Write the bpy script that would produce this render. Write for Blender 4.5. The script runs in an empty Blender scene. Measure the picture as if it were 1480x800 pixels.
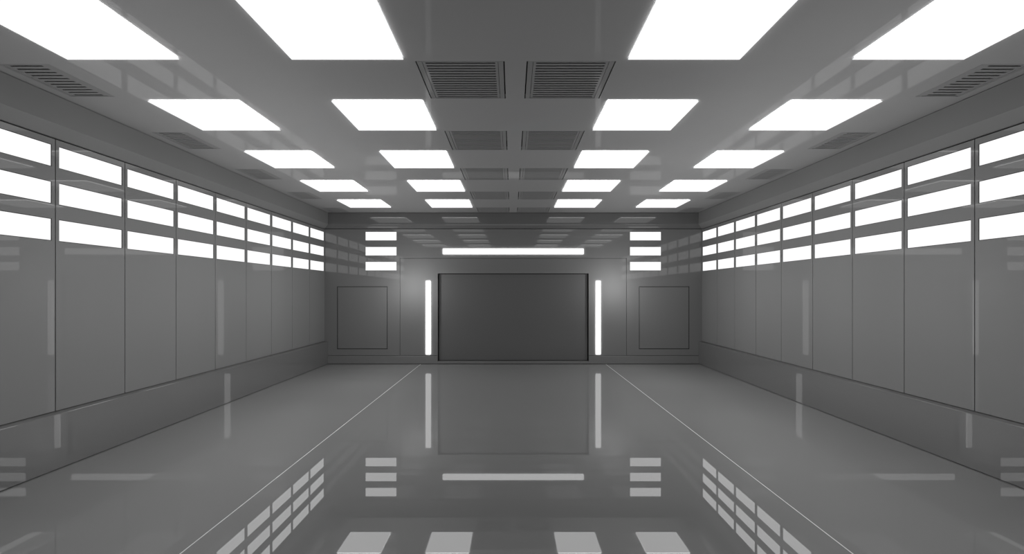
import bpy, math
from mathutils import Vector

S = bpy.context.scene
COL = S.collection

# ------------------------------------------------------------------ constants
B = 13.57          # distance from the camera to the end wall
W = 5.0            # half width of the hall
H = 3.993          # ceiling height
REAR = -1.6        # wall behind the camera
CAM = (-0.033, 0.0, 1.904)

# ------------------------------------------------------------------ materials
def nodes_of(name):
    m = bpy.data.materials.new(name)
    m.use_nodes = True
    nt = m.node_tree
    for n in list(nt.nodes):
        nt.nodes.remove(n)
    return m, nt

def painted(name, grey, mirror=0.03, rough=0.0, vary=0.03, scale=0.6):
    """lacquered grey paint: diffuse body with a thin clear mirror layer"""
    m, nt = nodes_of(name)
    N, L = nt.nodes, nt.links
    out = N.new('ShaderNodeOutputMaterial')
    mix = N.new('ShaderNodeMixShader')
    dif = N.new('ShaderNodeBsdfDiffuse')
    glo = N.new('ShaderNodeBsdfGlossy')
    tc = N.new('ShaderNodeTexCoord')
    noi = N.new('ShaderNodeTexNoise')
    ramp = N.new('ShaderNodeMapRange')
    com = N.new('ShaderNodeCombineColor')
    noi.inputs['Scale'].default_value = scale
    noi.inputs['Detail'].default_value = 2.0
    ramp.inputs['To Min'].default_value = grey * (1 - vary)
    ramp.inputs['To Max'].default_value = grey * (1 + vary)
    L.new(tc.outputs['Object'], noi.inputs['Vector'])
    L.new(noi.outputs['Fac'], ramp.inputs['Value'])
    for c in ('Red', 'Green', 'Blue'):
        L.new(ramp.outputs['Result'], com.inputs[c])
    L.new(com.outputs['Color'], dif.inputs['Color'])
    dif.inputs['Roughness'].default_value = 0.0
    glo.inputs['Color'].default_value = (1, 1, 1, 1)
    glo.inputs['Roughness'].default_value = rough
    mix.inputs['Fac'].default_value = mirror
    L.new(dif.outputs[0], mix.inputs[1])
    L.new(glo.outputs[0], mix.inputs[2])
    L.new(mix.outputs[0], out.inputs['Surface'])
    return m

def glowing(name, strength):
    m, nt = nodes_of(name)
    out = nt.nodes.new('ShaderNodeOutputMaterial')
    em = nt.nodes.new('ShaderNodeEmission')
    em.inputs['Color'].default_value = (1, 1, 1, 1)
    em.inputs['Strength'].default_value = strength
    nt.links.new(em.outputs[0], out.inputs['Surface'])
    return m

M_WALL = painted('wall_paint', .125, 0.042)
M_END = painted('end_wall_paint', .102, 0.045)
M_DOOR = painted('door_paint', .073, 0.03)
M_CEIL = painted('ceiling_paint', .178, 0.05)
M_VENT = painted('vent_paint', 0.14, 0.03)
M_FLOOR = painted('polished_floor', .155, 0.25, vary=0.02)
M_BASE = painted('polished_base', 0.095, 0.22)
M_TRIM = painted('cornice_paint', .118, 0.035)
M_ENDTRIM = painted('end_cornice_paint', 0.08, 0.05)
M_LINE = painted('joint_highlight', .55, 0.05)
M_DARK = painted('dark_void', 0.015, 0.0)
M_GASK = painted('dark_gasket', 0.015, 0.01)
M_BACK = painted('backing', 0.02, 0.0)
M_LAMP = glowing('lamp_face', 1.05)
M_HALO = glowing('lamp_halo_glow', 20)
M_WIN = glowing('wall_light_face', 1.05)
M_BAR = glowing('tube_light_face', 1.2)
M_BARHALO = glowing('tube_halo_glow', 12)

# ------------------------------------------------------------------ mesh tools
class MB:
    def __init__(s):
        s.v = []; s.f = []; s.m = []
    def add(s, vs, fs, mi=0):
        o = len(s.v)
        s.v += [tuple(p) for p in vs]
        s.f += [tuple(i + o for i in f) for f in fs]
        s.m += [mi] * len(fs)
        return s
    def box(s, x0, x1, y0, y1, z0, z1, mi=0):
        vs = [(x, y, z) for z in (z0, z1) for y in (y0, y1) for x in (x0, x1)]
        return s.add(vs, [(0,2,3,1),(4,5,7,6),(0,1,5,4),(2,6,7,3),(0,4,6,2),(1,3,7,5)], mi)
    def sheet(s, mapf, u, v, hole, d0, d1, mi=0):
        """a plate cut by the grid lines u x v; hole(uc, vc) says which cells are open;
        mapf(u, v, d) turns plate coordinates into a point"""
        nu, nv = len(u) - 1, len(v) - 1
        solid = [[not hole((u[i]+u[i+1])/2, (v[j]+v[j+1])/2) for j in range(nv)] for i in range(nu)]
        ids = {}
        o = len(s.v)
        def vid(i, j, k):
            if (i, j, k) not in ids:
                ids[(i, j, k)] = len(s.v)
                s.v.append(tuple(mapf(u[i], v[j], (d0, d1)[k])))
            return ids[(i, j, k)]
        def face(*a):
            s.f.append(tuple(vid(*p) for p in a)); s.m.append(mi)
        def ok(i, j):
            return 0 <= i < nu and 0 <= j < nv and solid[i][j]
        for i in range(nu):
            for j in range(nv):
                if not solid[i][j]:
                    continue
                face((i,j,0),(i+1,j,0),(i+1,j+1,0),(i,j+1,0))
                face((i,j,1),(i,j+1,1),(i+1,j+1,1),(i+1,j,1))
                if not ok(i-1, j): face((i,j,0),(i,j+1,0),(i,j+1,1),(i,j,1))
                if not ok(i+1, j): face((i+1,j,0),(i+1,j,1),(i+1,j+1,1),(i+1,j+1,0))
                if not ok(i, j-1): face((i,j,0),(i,j,1),(i+1,j,1),(i+1,j,0))
                if not ok(i, j+1): face((i,j+1,0),(i+1,j+1,0),(i+1,j+1,1),(i,j+1,1))
        return s
    def prism(s, pts, axis, a, b, mi=0):
        """extrude a 2-D outline along an axis"""
        def P(p, t):
            return (p[0], t, p[1]) if axis == 'y' else (t, p[0], p[1])
        n = len(pts)
        vs = [P(p, a) for p in pts] + [P(p, b) for p in pts]
        fs = [tuple(range(n)), tuple(range(2*n-1, n-1, -1))]
        fs += [(i, i+n, (i+1) % n + n, (i+1) % n) for i in range(n)]
        return s.add(vs, fs, mi)
    def build(s, name, mats, parent=None, loc=(0,0,0), bevel=0.0):
        me = bpy.data.meshes.new(name)
        me.from_pydata(s.v, [], s.f)
        if not isinstance(mats, (list, tuple)): mats = [mats]
        for m in mats: me.materials.append(m)
        for p, i in zip(me.polygons, s.m): p.material_index = i
        import bmesh
        bm = bmesh.new(); bm.from_mesh(me)
        bmesh.ops.recalc_face_normals(bm, faces=bm.faces)
        bm.to_mesh(me); bm.free()
        me.update()
        o = bpy.data.objects.new(name, me)
        COL.objects.link(o)
        o.location = loc
        if parent: o.parent = parent
        if bevel:
            b = o.modifiers.new('bevel', 'BEVEL')
            b.width = bevel; b.segments = 2; b.limit_method = 'ANGLE'
        return o

def structure(o):
    o['kind'] = 'structure'
    return o

def thing(name, loc):
    e = bpy.data.objects.new(name, None)
    e.empty_display_size = 0.1
    COL.objects.link(e)
    e.location = loc
    return e

def tag(o, label, cat, group=None):
    o['label'] = label; o['category'] = cat
    if group: o['group'] = group
    return o

def copy_tree(o, parent=None):
    c = o.copy(); COL.objects.link(c)
    if parent: c.parent = parent
    for ch in list(o.children):
        copy_tree(ch, c)
    return c

ORD = ['first', 'second', 'third', 'fourth', 'fifth', 'sixth', 'seventh', 'eighth', 'ninth', 'tenth']

# ------------------------------------------------------------------ floor
floor = structure(MB().box(-W-0.3, W+0.3, REAR-0.3, B+0.4, -0.1, 0.0).build('floor', M_FLOOR))
for k, sx in enumerate((-1, 1)):
    st = MB().box(sx*2.45-0.0045, sx*2.45+0.0045, REAR, B-0.03, -0.01, 0.0012)  # pale strip paints in the bright edge highlight of the floor joint
    structure(st.build('trim_%d' % (k+4), M_LINE))

# ------------------------------------------------------------------ ceiling
VROWS = [0, 2, 4, 6, 8]                 # grid cells (metres from the end wall) that hold vents
CV = dict(x0=0.100, x1=0.910, a=0.045, b=0.935)   # centre vents
SV = dict(x0=4.278, x1=4.752, a=0.095, b=0.875)   # side vents
uc = sorted({-W-0.3, W+0.3} | {s*v for s in (-1, 1) for v in (CV['x0'], CV['x1'], SV['x0'], SV['x1'])})
holes = []
for n in VROWS:
    for s in (-1, 1):
        holes.append((*sorted((s*CV['x0'], s*CV['x1'])), B-n-CV['b'], B-n-(CV['a'] if n else 0.17)))
        holes.append((*sorted((s*SV['x0'], s*SV['x1'])), B-n-SV['b'], B-n-(SV['a'] if n else 0.17)))
vc = sorted({REAR-0.3, B+0.3} | {h[2] for h in holes} | {h[3] for h in holes})
def is_hole(u, v):
    return any(h[0] < u < h[1] and h[2] < v < h[3] for h in holes)
cm = MB()
cm.sheet(lambda u, v, d: (u, v, d), uc, vc, is_hole, H, H+0.05)
ceiling = structure(cm.build('ceiling', M_CEIL))
structure(MB().box(-W-0.3, W+0.3, REAR-0.3, B+0.4, H+0.22, H+0.3).build('ceiling_light_block', M_DARK, ceiling))  # unseen cover above the ceiling, added to keep world light out

def vent(w, l, slot_x, slot_w, n_slot, edge_gap_x, edge_gap_y, groove, label, name='ceiling_vent'):
    """flush air vent; origin at the middle of its face"""
    t = thing(name, (0, 0, H))
    x0, x1 = -w/2 + edge_gap_x, w/2 - edge_gap_x
    y0, y1 = -l/2 + edge_gap_y, l/2 - edge_gap_y
    # outer frame ring, a groove, then the slotted grille
    gx0, gx1 = slot_x[0] - groove, slot_x[1] + groove
    gy0, gy1 = y0 + 0.012, y1 - 0.012
    g = 0.004
    fr = MB().sheet(lambda u, v, d: (u, v, d), [x0, gx0, gx1, x1], [y0, gy0, gy1, y1],
                    lambda u, v: gx0 < u < gx1 and gy0 < v < gy1, 0.0, 0.03)
    fr.build('frame', M_VENT, t)
    m0, m1 = gy0 + g, gy1 - g
    span = (m1 - m0) - 0.05
    pitch = span / (n_slot - 1)
    vs = [m0]
    sl = []
    for i in range(n_slot):
        c = m0 + 0.025 + i*pitch
        vs += [c - slot_w/2, c + slot_w/2]
        sl.append((c - slot_w/2, c + slot_w/2))
    vs.append(m1)
    MB().sheet(lambda u, v, d: (u, v, d), [gx0+g, slot_x[0], slot_x[1], gx1-g], vs,
               lambda u, v: slot_x[0] < u < slot_x[1] and any(a < v < b for a, b in sl),
               0.002, 0.009).build('grille', M_VENT, t)
    du = MB()
    e = 0.0
    du.sheet(lambda u, v, d: (u, v, d), [-w/2-.02, w/2+.02], [-l/2-.02, l/2+.02], lambda u, v: False, 0.14, 0.15)
    for a, b, c, d in ((-w/2-.02, -w/2-.01, -l/2-.02, l/2+.02), (w/2+.01, w/2+.02, -l/2-.02, l/2+.02),
                       (-w/2-.02, w/2+.02, -l/2-.02, -l/2-.01), (-w/2-.02, w/2+.02, l/2+.01, l/2+.02)):
        du.box(a, b, c, d, 0.055, 0.14)
    du.build('duct', M_DARK, t)
    return t

cw, cl = CV['x1']-CV['x0'], CV['b']-CV['a']
sw, sl_ = SV['x1']-SV['x0'], SV['b']-SV['a']
cx = (CV['x0']+CV['x1'])/2
vent_c = {}
for s in (-1, 1):
    sx = sorted((s*0.188 - s*cx, s*0.823 - s*cx))
    vent_c[s] = vent(cw, cl, sx, 0.024, 15, 0.012, 0.003, 0.03, '')
sxm = (SV['x0']+SV['x1'])/2
vent_s = {}
for s in (-1, 1):
    sx = sorted((s*4.375 - s*sxm, s*4.680 - s*sxm))
    vent_s[s] = vent(sw, sl_, sx, 0.026, 11, 0.003, 0.003, 0.04, '')
VORD = {8: 'nearest the camera', 6: 'second from the camera', 4: 'third from the camera',
        2: 'fourth from the camera', 0: 'farthest, against the end wall'}
for kind, protos, x, gname in (('c', vent_c, cx, 'slatted vents down the middle of the ceiling'),
                               ('s', vent_s, sxm, 'slatted vents along the side edges of the ceiling')):
    for s in (-1, 1):
        first = True
        for n in [8, 6, 4, 2]:
            o = protos[s] if first else copy_tree(protos[s])
            first = False
            a, b = (CV['a'], CV['b']) if kind == 'c' else (SV['a'], SV['b'])
            o.location = (s*x, B - n - (a+b)/2, H)
            side = 'left' if s < 0 else 'right'
            if kind == 'c':
                lab = 'square grey slatted ceiling vent just %s of the centre line, %s' % (side, VORD[n])
            else:
                lab = 'narrow grey slatted ceiling vent along the %s wall cornice, %s' % (side, VORD[n])
            tag(o, lab, 'vent', gname)
for s in (-1, 1):
    side = 'left' if s < 0 else 'right'
    l0 = CV['b'] - 0.17
    sx = sorted((s*0.188 - s*cx, s*0.823 - s*cx))
    o = vent(cw, l0, sx, 0.024, 13, 0.012, 0.003, 0.03, '')
    o.location = (s*cx, B - (CV['b']+0.17)/2, H)
    tag(o, 'square grey slatted ceiling vent just %s of the centre line, %s' % (side, VORD[0]), 'vent',
        'slatted vents down the middle of the ceiling')
    l0 = SV['b'] - 0.17
    sx = sorted((s*4.375 - s*sxm, s*4.680 - s*sxm))
    o = vent(sw, l0, sx, 0.026, 10, 0.003, 0.003, 0.04, '')
    o.location = (s*sxm, B - (SV['b']+0.17)/2, H)
    tag(o, 'narrow grey slatted ceiling vent along the %s wall cornice, %s' % (side, VORD[0]), 'vent',
        'slatted vents along the side edges of the ceiling')

# ------------------------------------------------------------------ ceiling lamps
def make_lamp():
    t = thing('ceiling_light', (0, 0, H))
    h, dz = 0.498, 0.016
    # glowing face of a thin plate hung just below the ceiling
    MB().box(-h, h, -h, h, -dz, -dz+0.004).build('diffuser', M_LAMP, t)
    # added glowing ring, unseen behind the plate, to make a halo on the ceiling
    a = h-.008
    z0, z1 = -dz+0.0045, -dz+0.006
    MB().sheet(lambda u, v, d: (u, v, d), [-a, -a+.12, a-.12, a], [-a, -a+.12, a-.12, a],
               lambda u, v: abs(u) < a-.12 and abs(v) < a-.12, z0, z1).build('halo_glow', M_HALO, t)
    # hanger between plate and ceiling
    MB().box(-.3, .3, -.3, .3, -dz+.004, 0.0).build('mount', M_GASK, t)
    return t
lamp0 = make_lamp()
used = False
cols = [(-3.5, 'outer left'), (-1.5, 'inner left'), (1.5, 'inner right'), (3.5, 'outer right')]
rows = [(9.5, 'largest row, nearest the camera'), (7.5, 'second row from the camera'),
        (5.5, 'middle row'), (3.5, 'fourth row from the camera'), (1.5, 'row next to the end wall')]
for n, rl in rows:
    for x, cl_ in cols:
        o = lamp0 if not used else copy_tree(lamp0)
        used = True
        o.location = (x, B - n, H)
        tag(o, 'square white ceiling light panel in the %s column, %s' % (cl_, rl), 'ceiling light',
            'square light panels on the ceiling')

# ------------------------------------------------------------------ side walls
WZ = [(2.58, 'lowest'), (2.98, 'middle'), (3.38, 'top')]    # centre heights of the three rows of wall lights
WH, WL = 0.12, 0.455
NP = 10
def light_proto():
    """horizontal flush wall light facing +x, origin at the middle of its face"""
    t = thing('wall_light', (0, 0, 0))
    MB().sheet(lambda u, v, d: (d, u, v), [-WL, -WL+.006, WL-.006, WL], [-WH, -WH+.006, WH-.006, WH],
               lambda u, v: abs(u) < WL-.006 and abs(v) < WH-.006, -0.004, -0.028).build('frame', M_GASK, t)
    MB().box(-0.028, -0.006, -WL+.006, WL-.006, -WH+.006, WH-.006).build('diffuser', M_WIN, t)
    return t
wl0 = light_proto()
used = False
PT, PB = 3.565, 0.613
for s, side in ((-1, 'left'), (1, 'right')):
    wall = MB().box(*sorted((s*(W+0.035), s*(W+0.25))), REAR-0.2, B+0.35, 0, H).build('wall_' + side, M_BACK)
    structure(wall)
    for n in range(NP):
        y0, y1 = B-n-1, B-n
        g = 0.006
        a, b = y0+g, y1-g
        if n == 0: b = y1 - 0.002
        us = [a, y0+.5-WL, y0+.5+WL, b]
        vs = [PB] + [z + q for z, _ in WZ for q in (-WH, WH)] + [PT]
        MB().sheet(lambda u, v, d: (s*d, u, v), us, vs,
                   lambda u, v: abs(u-(y0+.5)) < WL and any(abs(v-z) < WH for z, _ in WZ),
                   W, W+0.03).build('wall_panel', M_WALL, wall)
        for z, zl in WZ:
            o = wl0 if not used else copy_tree(wl0)
            used = True
            o.location = (s*W, y0+.5, z)
            o.rotation_euler = (0, 0, 0 if s < 0 else math.pi)
            bay = 'bay next to the end wall' if n == 0 else '%s bay from the end wall' % ORD[n]
            tag(o, 'long glowing wall light, %s wall, %s row, %s' % (side, zl, bay),
                'wall light', 'rows of glowing panels along the %s wall' % side)
    MB().box(*sorted((s*W, s*(W+0.03))), REAR, B-NP-0.006, PB, PT).build('wall_panel', M_WALL, wall)
    # base: ledge, bevelled edge and polished face
    f = 4.912
    prof = [(s*f, 0.010), (s*f, 0.590), (s*(f+0.006), 0.596), (s*W, 0.606), (s*(W+0.06), 0.606), (s*(W+0.06), 0.0), (s*(f+0.03), 0.0), (s*(f+0.03), 0.010)]
    structure(MB().prism(prof, 'y', REAR, B-0.0).build('baseboard_' + side, M_BASE))
    # cornice
    c = 4.86
    prof = [(s*(W+0.03), 3.582), (s*W, 3.582), (s*c, 3.687), (s*c, H-0.008), (s*(c+.03), H-0.008), (s*(c+.03), H), (s*(W+0.03), H)]
    structure(MB().prism(prof, 'y', REAR, B).build('trim_%d' % (1 if s < 0 else 2), M_TRIM))

# ------------------------------------------------------------------ end wall
D0 = 0.03
DX, DZ0, DZ1 = 2.0, 0.078, 2.40
PX, PZ = 3.0, 2.80
wb = MB().box(-W-0.25, W+0.25, B+0.30, B+0.45, 0, H).build('wall_back', M_BACK)
structure(wb)
bz = [(2.595, 'lowest'), (2.99, 'middle'), (3.39, 'top')]
BH, BL = 0.117, 0.414
hx0, hx1, hz0, hz1 = 3.333, 4.667, 0.396, 2.058
def ew_hole(u, v):
    au = abs(u)
    if au < PX + 0.005 and v < PZ + 0.005: return True
    if abs(au - 3.505) < BL and any(abs(v-z) < BH for z, _ in bz): return True
    if hx0 < au < hx1 and hz0 < v < hz1: return True
    return False
us = sorted({s*v for s in (-1, 1) for v in (W+.03, PX+.005, 3.505-BL, 3.505+BL, hx0, hx1)})
vs = sorted({0.232, PZ+.005, 3.575, hz0, hz1} | {z+q for z, _ in bz for q in (-BH, BH)})
MB().sheet(lambda u, v, d: (u, d, v), us, vs, ew_hole, B, B+D0).build('wall_panel', M_END, wb)
MB().sheet(lambda u, v, d: (u, d, v), [-PX-.2, -DX-.04, DX+.04, PX+.2], [0.1, DZ1+.04, PZ+.2],
           lambda u, v: abs(u) < DX+.02 and v < DZ1+.02, B+D0+.002, B+D0+.012).build('backing_sheet', M_BACK, wb)
MB().sheet(lambda u, v, d: (u, d, v), [-W-.03, -PX-.2, PX+.2, W+.03], [0.05, PZ+.2, 3.6],
           lambda u, v: abs(u) < PX+.1 and v < PZ+.1, B+D0+.002, B+D0+.012).build('backing_sheet', M_BACK, wb)
# door: recessed slab, surround with deep reveal, threshold
door = MB().box(-DX+.015, DX-.015, B+.10, B+.15, DZ0+.012, DZ1-.012).build('door_1', M_DOOR, bevel=0.006)
structure(door)
MB().sheet(lambda u, v, d: (u, d, v), [-PX+.004, -DX, DX, PX-.004], [0.232, DZ1, PZ-.004],
           lambda u, v: abs(u) < DX and v < DZ1, B, B+D0-.001).build('surround', M_END, door)
MB().sheet(lambda u, v, d: (u, d, v), [-DX-.03, -DX-.001, DX+.001, DX+.03], [DZ0, DZ1+.001, DZ1+.03],
           lambda u, v: abs(u) < DX and v < DZ1, B+.045, B+.25).build('reveal', M_GASK, door)
MB().box(-DX+.001, DX-.001, B-.018, B+.24, 0.012, DZ0).build('threshold', M_END, door, bevel=0.003)
for s, side in ((-1, 'left'), (1, 'right')):
    x0, x1 = sorted((s*(DX+.001), s*4.911))
    # skirting of the end wall
    structure(MB().prism([(B-.02, .012), (B-.02, .212), (B-.012, .222), (B+.05, .222), (B+.05, .012)], 'x', x0, x1)
              .build('baseboard_back' if s < 0 else 'baseboard_end', M_END))
    # hatch
    g = .016
    t = thing('access_hatch', (s*4.0, B, hz0))
    MB().box(-(hx1-hx0)/2+g, (hx1-hx0)/2-g, 0.0, 0.028, g, hz1-hz0-g).build('hatch_panel', M_END, t, bevel=0.003)
    w2, hh = (hx1-hx0)/2, hz1-hz0
    MB().sheet(lambda u, v, d: (u, d, v), [-w2, -w2+.004, w2-.004, w2], [0, .004, hh-.004, hh],
               lambda u, v: abs(u) < w2-.004 and .004 < v < hh-.004, 0.006, 0.028).build('hatch_rim', M_GASK, t)
    tag(t, 'flush grey square access hatch in the end wall, %s of the wide door' % side, 'hatch',
        'flush hatches either side of the wide door')
    # flush lights
    for z, zl in bz:
        t = thing('wall_light', (s*3.505, B, z))
        MB().sheet(lambda u, v, d: (u, d, v), [-BL, -BL+.005, BL-.005, BL], [-BH, -BH+.005, BH-.005, BH],
                   lambda u, v: abs(u) < BL-.005 and abs(v) < BH-.005, 0.003, 0.028).build('frame', M_GASK, t)
        MB().box(-BL+.005, BL-.005, 0.005, 0.028, -BH+.005, BH-.005).build('diffuser', M_WIN, t)
        tag(t, 'short glowing panel on the end wall above the %s hatch, %s of three' % (side, zl),
            'wall light', 'stacked glowing panels on the end wall')
# end cornice
prof = [(B+.03, 3.588), (B, 3.588), (B-.14, 3.687), (B-.14, H-.008), (B-.11, H-.008), (B-.11, H), (B+.03, H)]
structure(MB().prism(prof, 'x', -5.02, 5.02).build('trim_3', M_ENDTRIM, bevel=0.006))
# wall behind the camera
structure(MB().box(-W-.25, W+.25, REAR-.2, REAR, 0, H).build('wall_front', M_WALL))

# tube lights round the door
def tube_light(name, cx_, cz, hx_, hz_, label):
    t = thing(name, (cx_, B, cz))
    r = 0.02
    d = 0.022
    def outline(hx, hz, r):
        pts = []
        for (sx, sz, a0) in ((1, 1, 0), (-1, 1, 90), (-1, -1, 180), (1, -1, 270)):
            for k in range(5):
                a = math.radians(a0 + k*22.5)
                pts.append((sx*(hx-r) + r*math.cos(a), sz*(hz-r) + r*math.sin(a)))
        return pts
    o1 = outline(hx_, hz_, r)
    n = len(o1)
    # face and shallow body
    vs = [(p[0], -d, p[1]) for p in o1] + [(p[0], -d+.004, p[1]) for p in o1]
    MB().add(vs, [tuple(range(n)), tuple(range(2*n-1, n-1, -1))] + [(i, i+n, (i+1) % n+n, (i+1) % n) for i in range(n)]).build('diffuser', M_BAR, t)
    o2 = outline(hx_-.001, hz_-.001, r)  # added glow hidden behind the tube, puts a halo on the wall
    vs = [(p[0], -d+.0045, p[1]) for p in o2] + [(p[0], -d+.006, p[1]) for p in o2]
    MB().add(vs, [tuple(range(n)), tuple(range(2*n-1, n-1, -1))] + [(i, i+n, (i+1) % n+n, (i+1) % n) for i in range(n)]).build('halo_glow', M_BARHALO, t)
    MB().box(-hx_+.06 if hx_ > .5 else -.012, hx_-.06 if hx_ > .5 else .012, -d+.006, 0.0,
             -hz_+.06 if hz_ > .5 else -.012, hz_-.06 if hz_ > .5 else .012).build('mount', M_GASK, t)
    tag(t, label, 'wall light')
    return t
tube_light('tube_light', -2.25, 1.232, .069, .98, 'tall upright white tube light on the end wall, left of the wide door')
tube_light('tube_light', 2.25, 1.232, .069, .98, 'tall upright white tube light on the end wall, right of the wide door')
tube_light('tube_light', 0.0, 2.985, 1.868, .077, 'long horizontal white tube light above the wide door')

# ------------------------------------------------------------------ room lights
PL = 2.2
for s in (-1, 1):
    for y, e in ((12.80, 24), (10.5, 42), (8.0, 39), (5.95, 34), (3.9, 25), (1.8, 15)):
        l = bpy.data.lights.new('room_light', 'POINT')
        l.energy = e * PL
        l.shadow_soft_size = 0.0
        o = bpy.data.objects.new('room_light', l)
        COL.objects.link(o)
        o.location = (s*(2.62 if y > 12 else 3.05), y, 2.07)

# ------------------------------------------------------------------ world, camera, view
w = bpy.data.worlds.new('world'); S.world = w
w.use_nodes = True
w.node_tree.nodes['Background'].inputs['Color'].default_value = (0, 0, 0, 1)
w.node_tree.nodes['Background'].inputs['Strength'].default_value = 0.0

cam = bpy.data.cameras.new('camera')
cam.sensor_width = 36.0
cam.lens = 18.0
cam.shift_x = 0.0
cam.shift_y = 22.0/1480.0
cam.clip_start = 0.02
co = bpy.data.objects.new('camera', cam)
COL.objects.link(co)
co.location = CAM
co.rotation_euler = (math.pi/2, 0, 0)
S.camera = co

S.view_settings.view_transform = 'Standard'
S.view_settings.look = 'None'
S.view_settings.exposure = 0.0
S.view_settings.gamma = 1.0
S.view_settings.use_curve_mapping = False
S.cycles.use_denoising = True
S.cycles.max_bounces = 12
S.cycles.glossy_bounces = 6
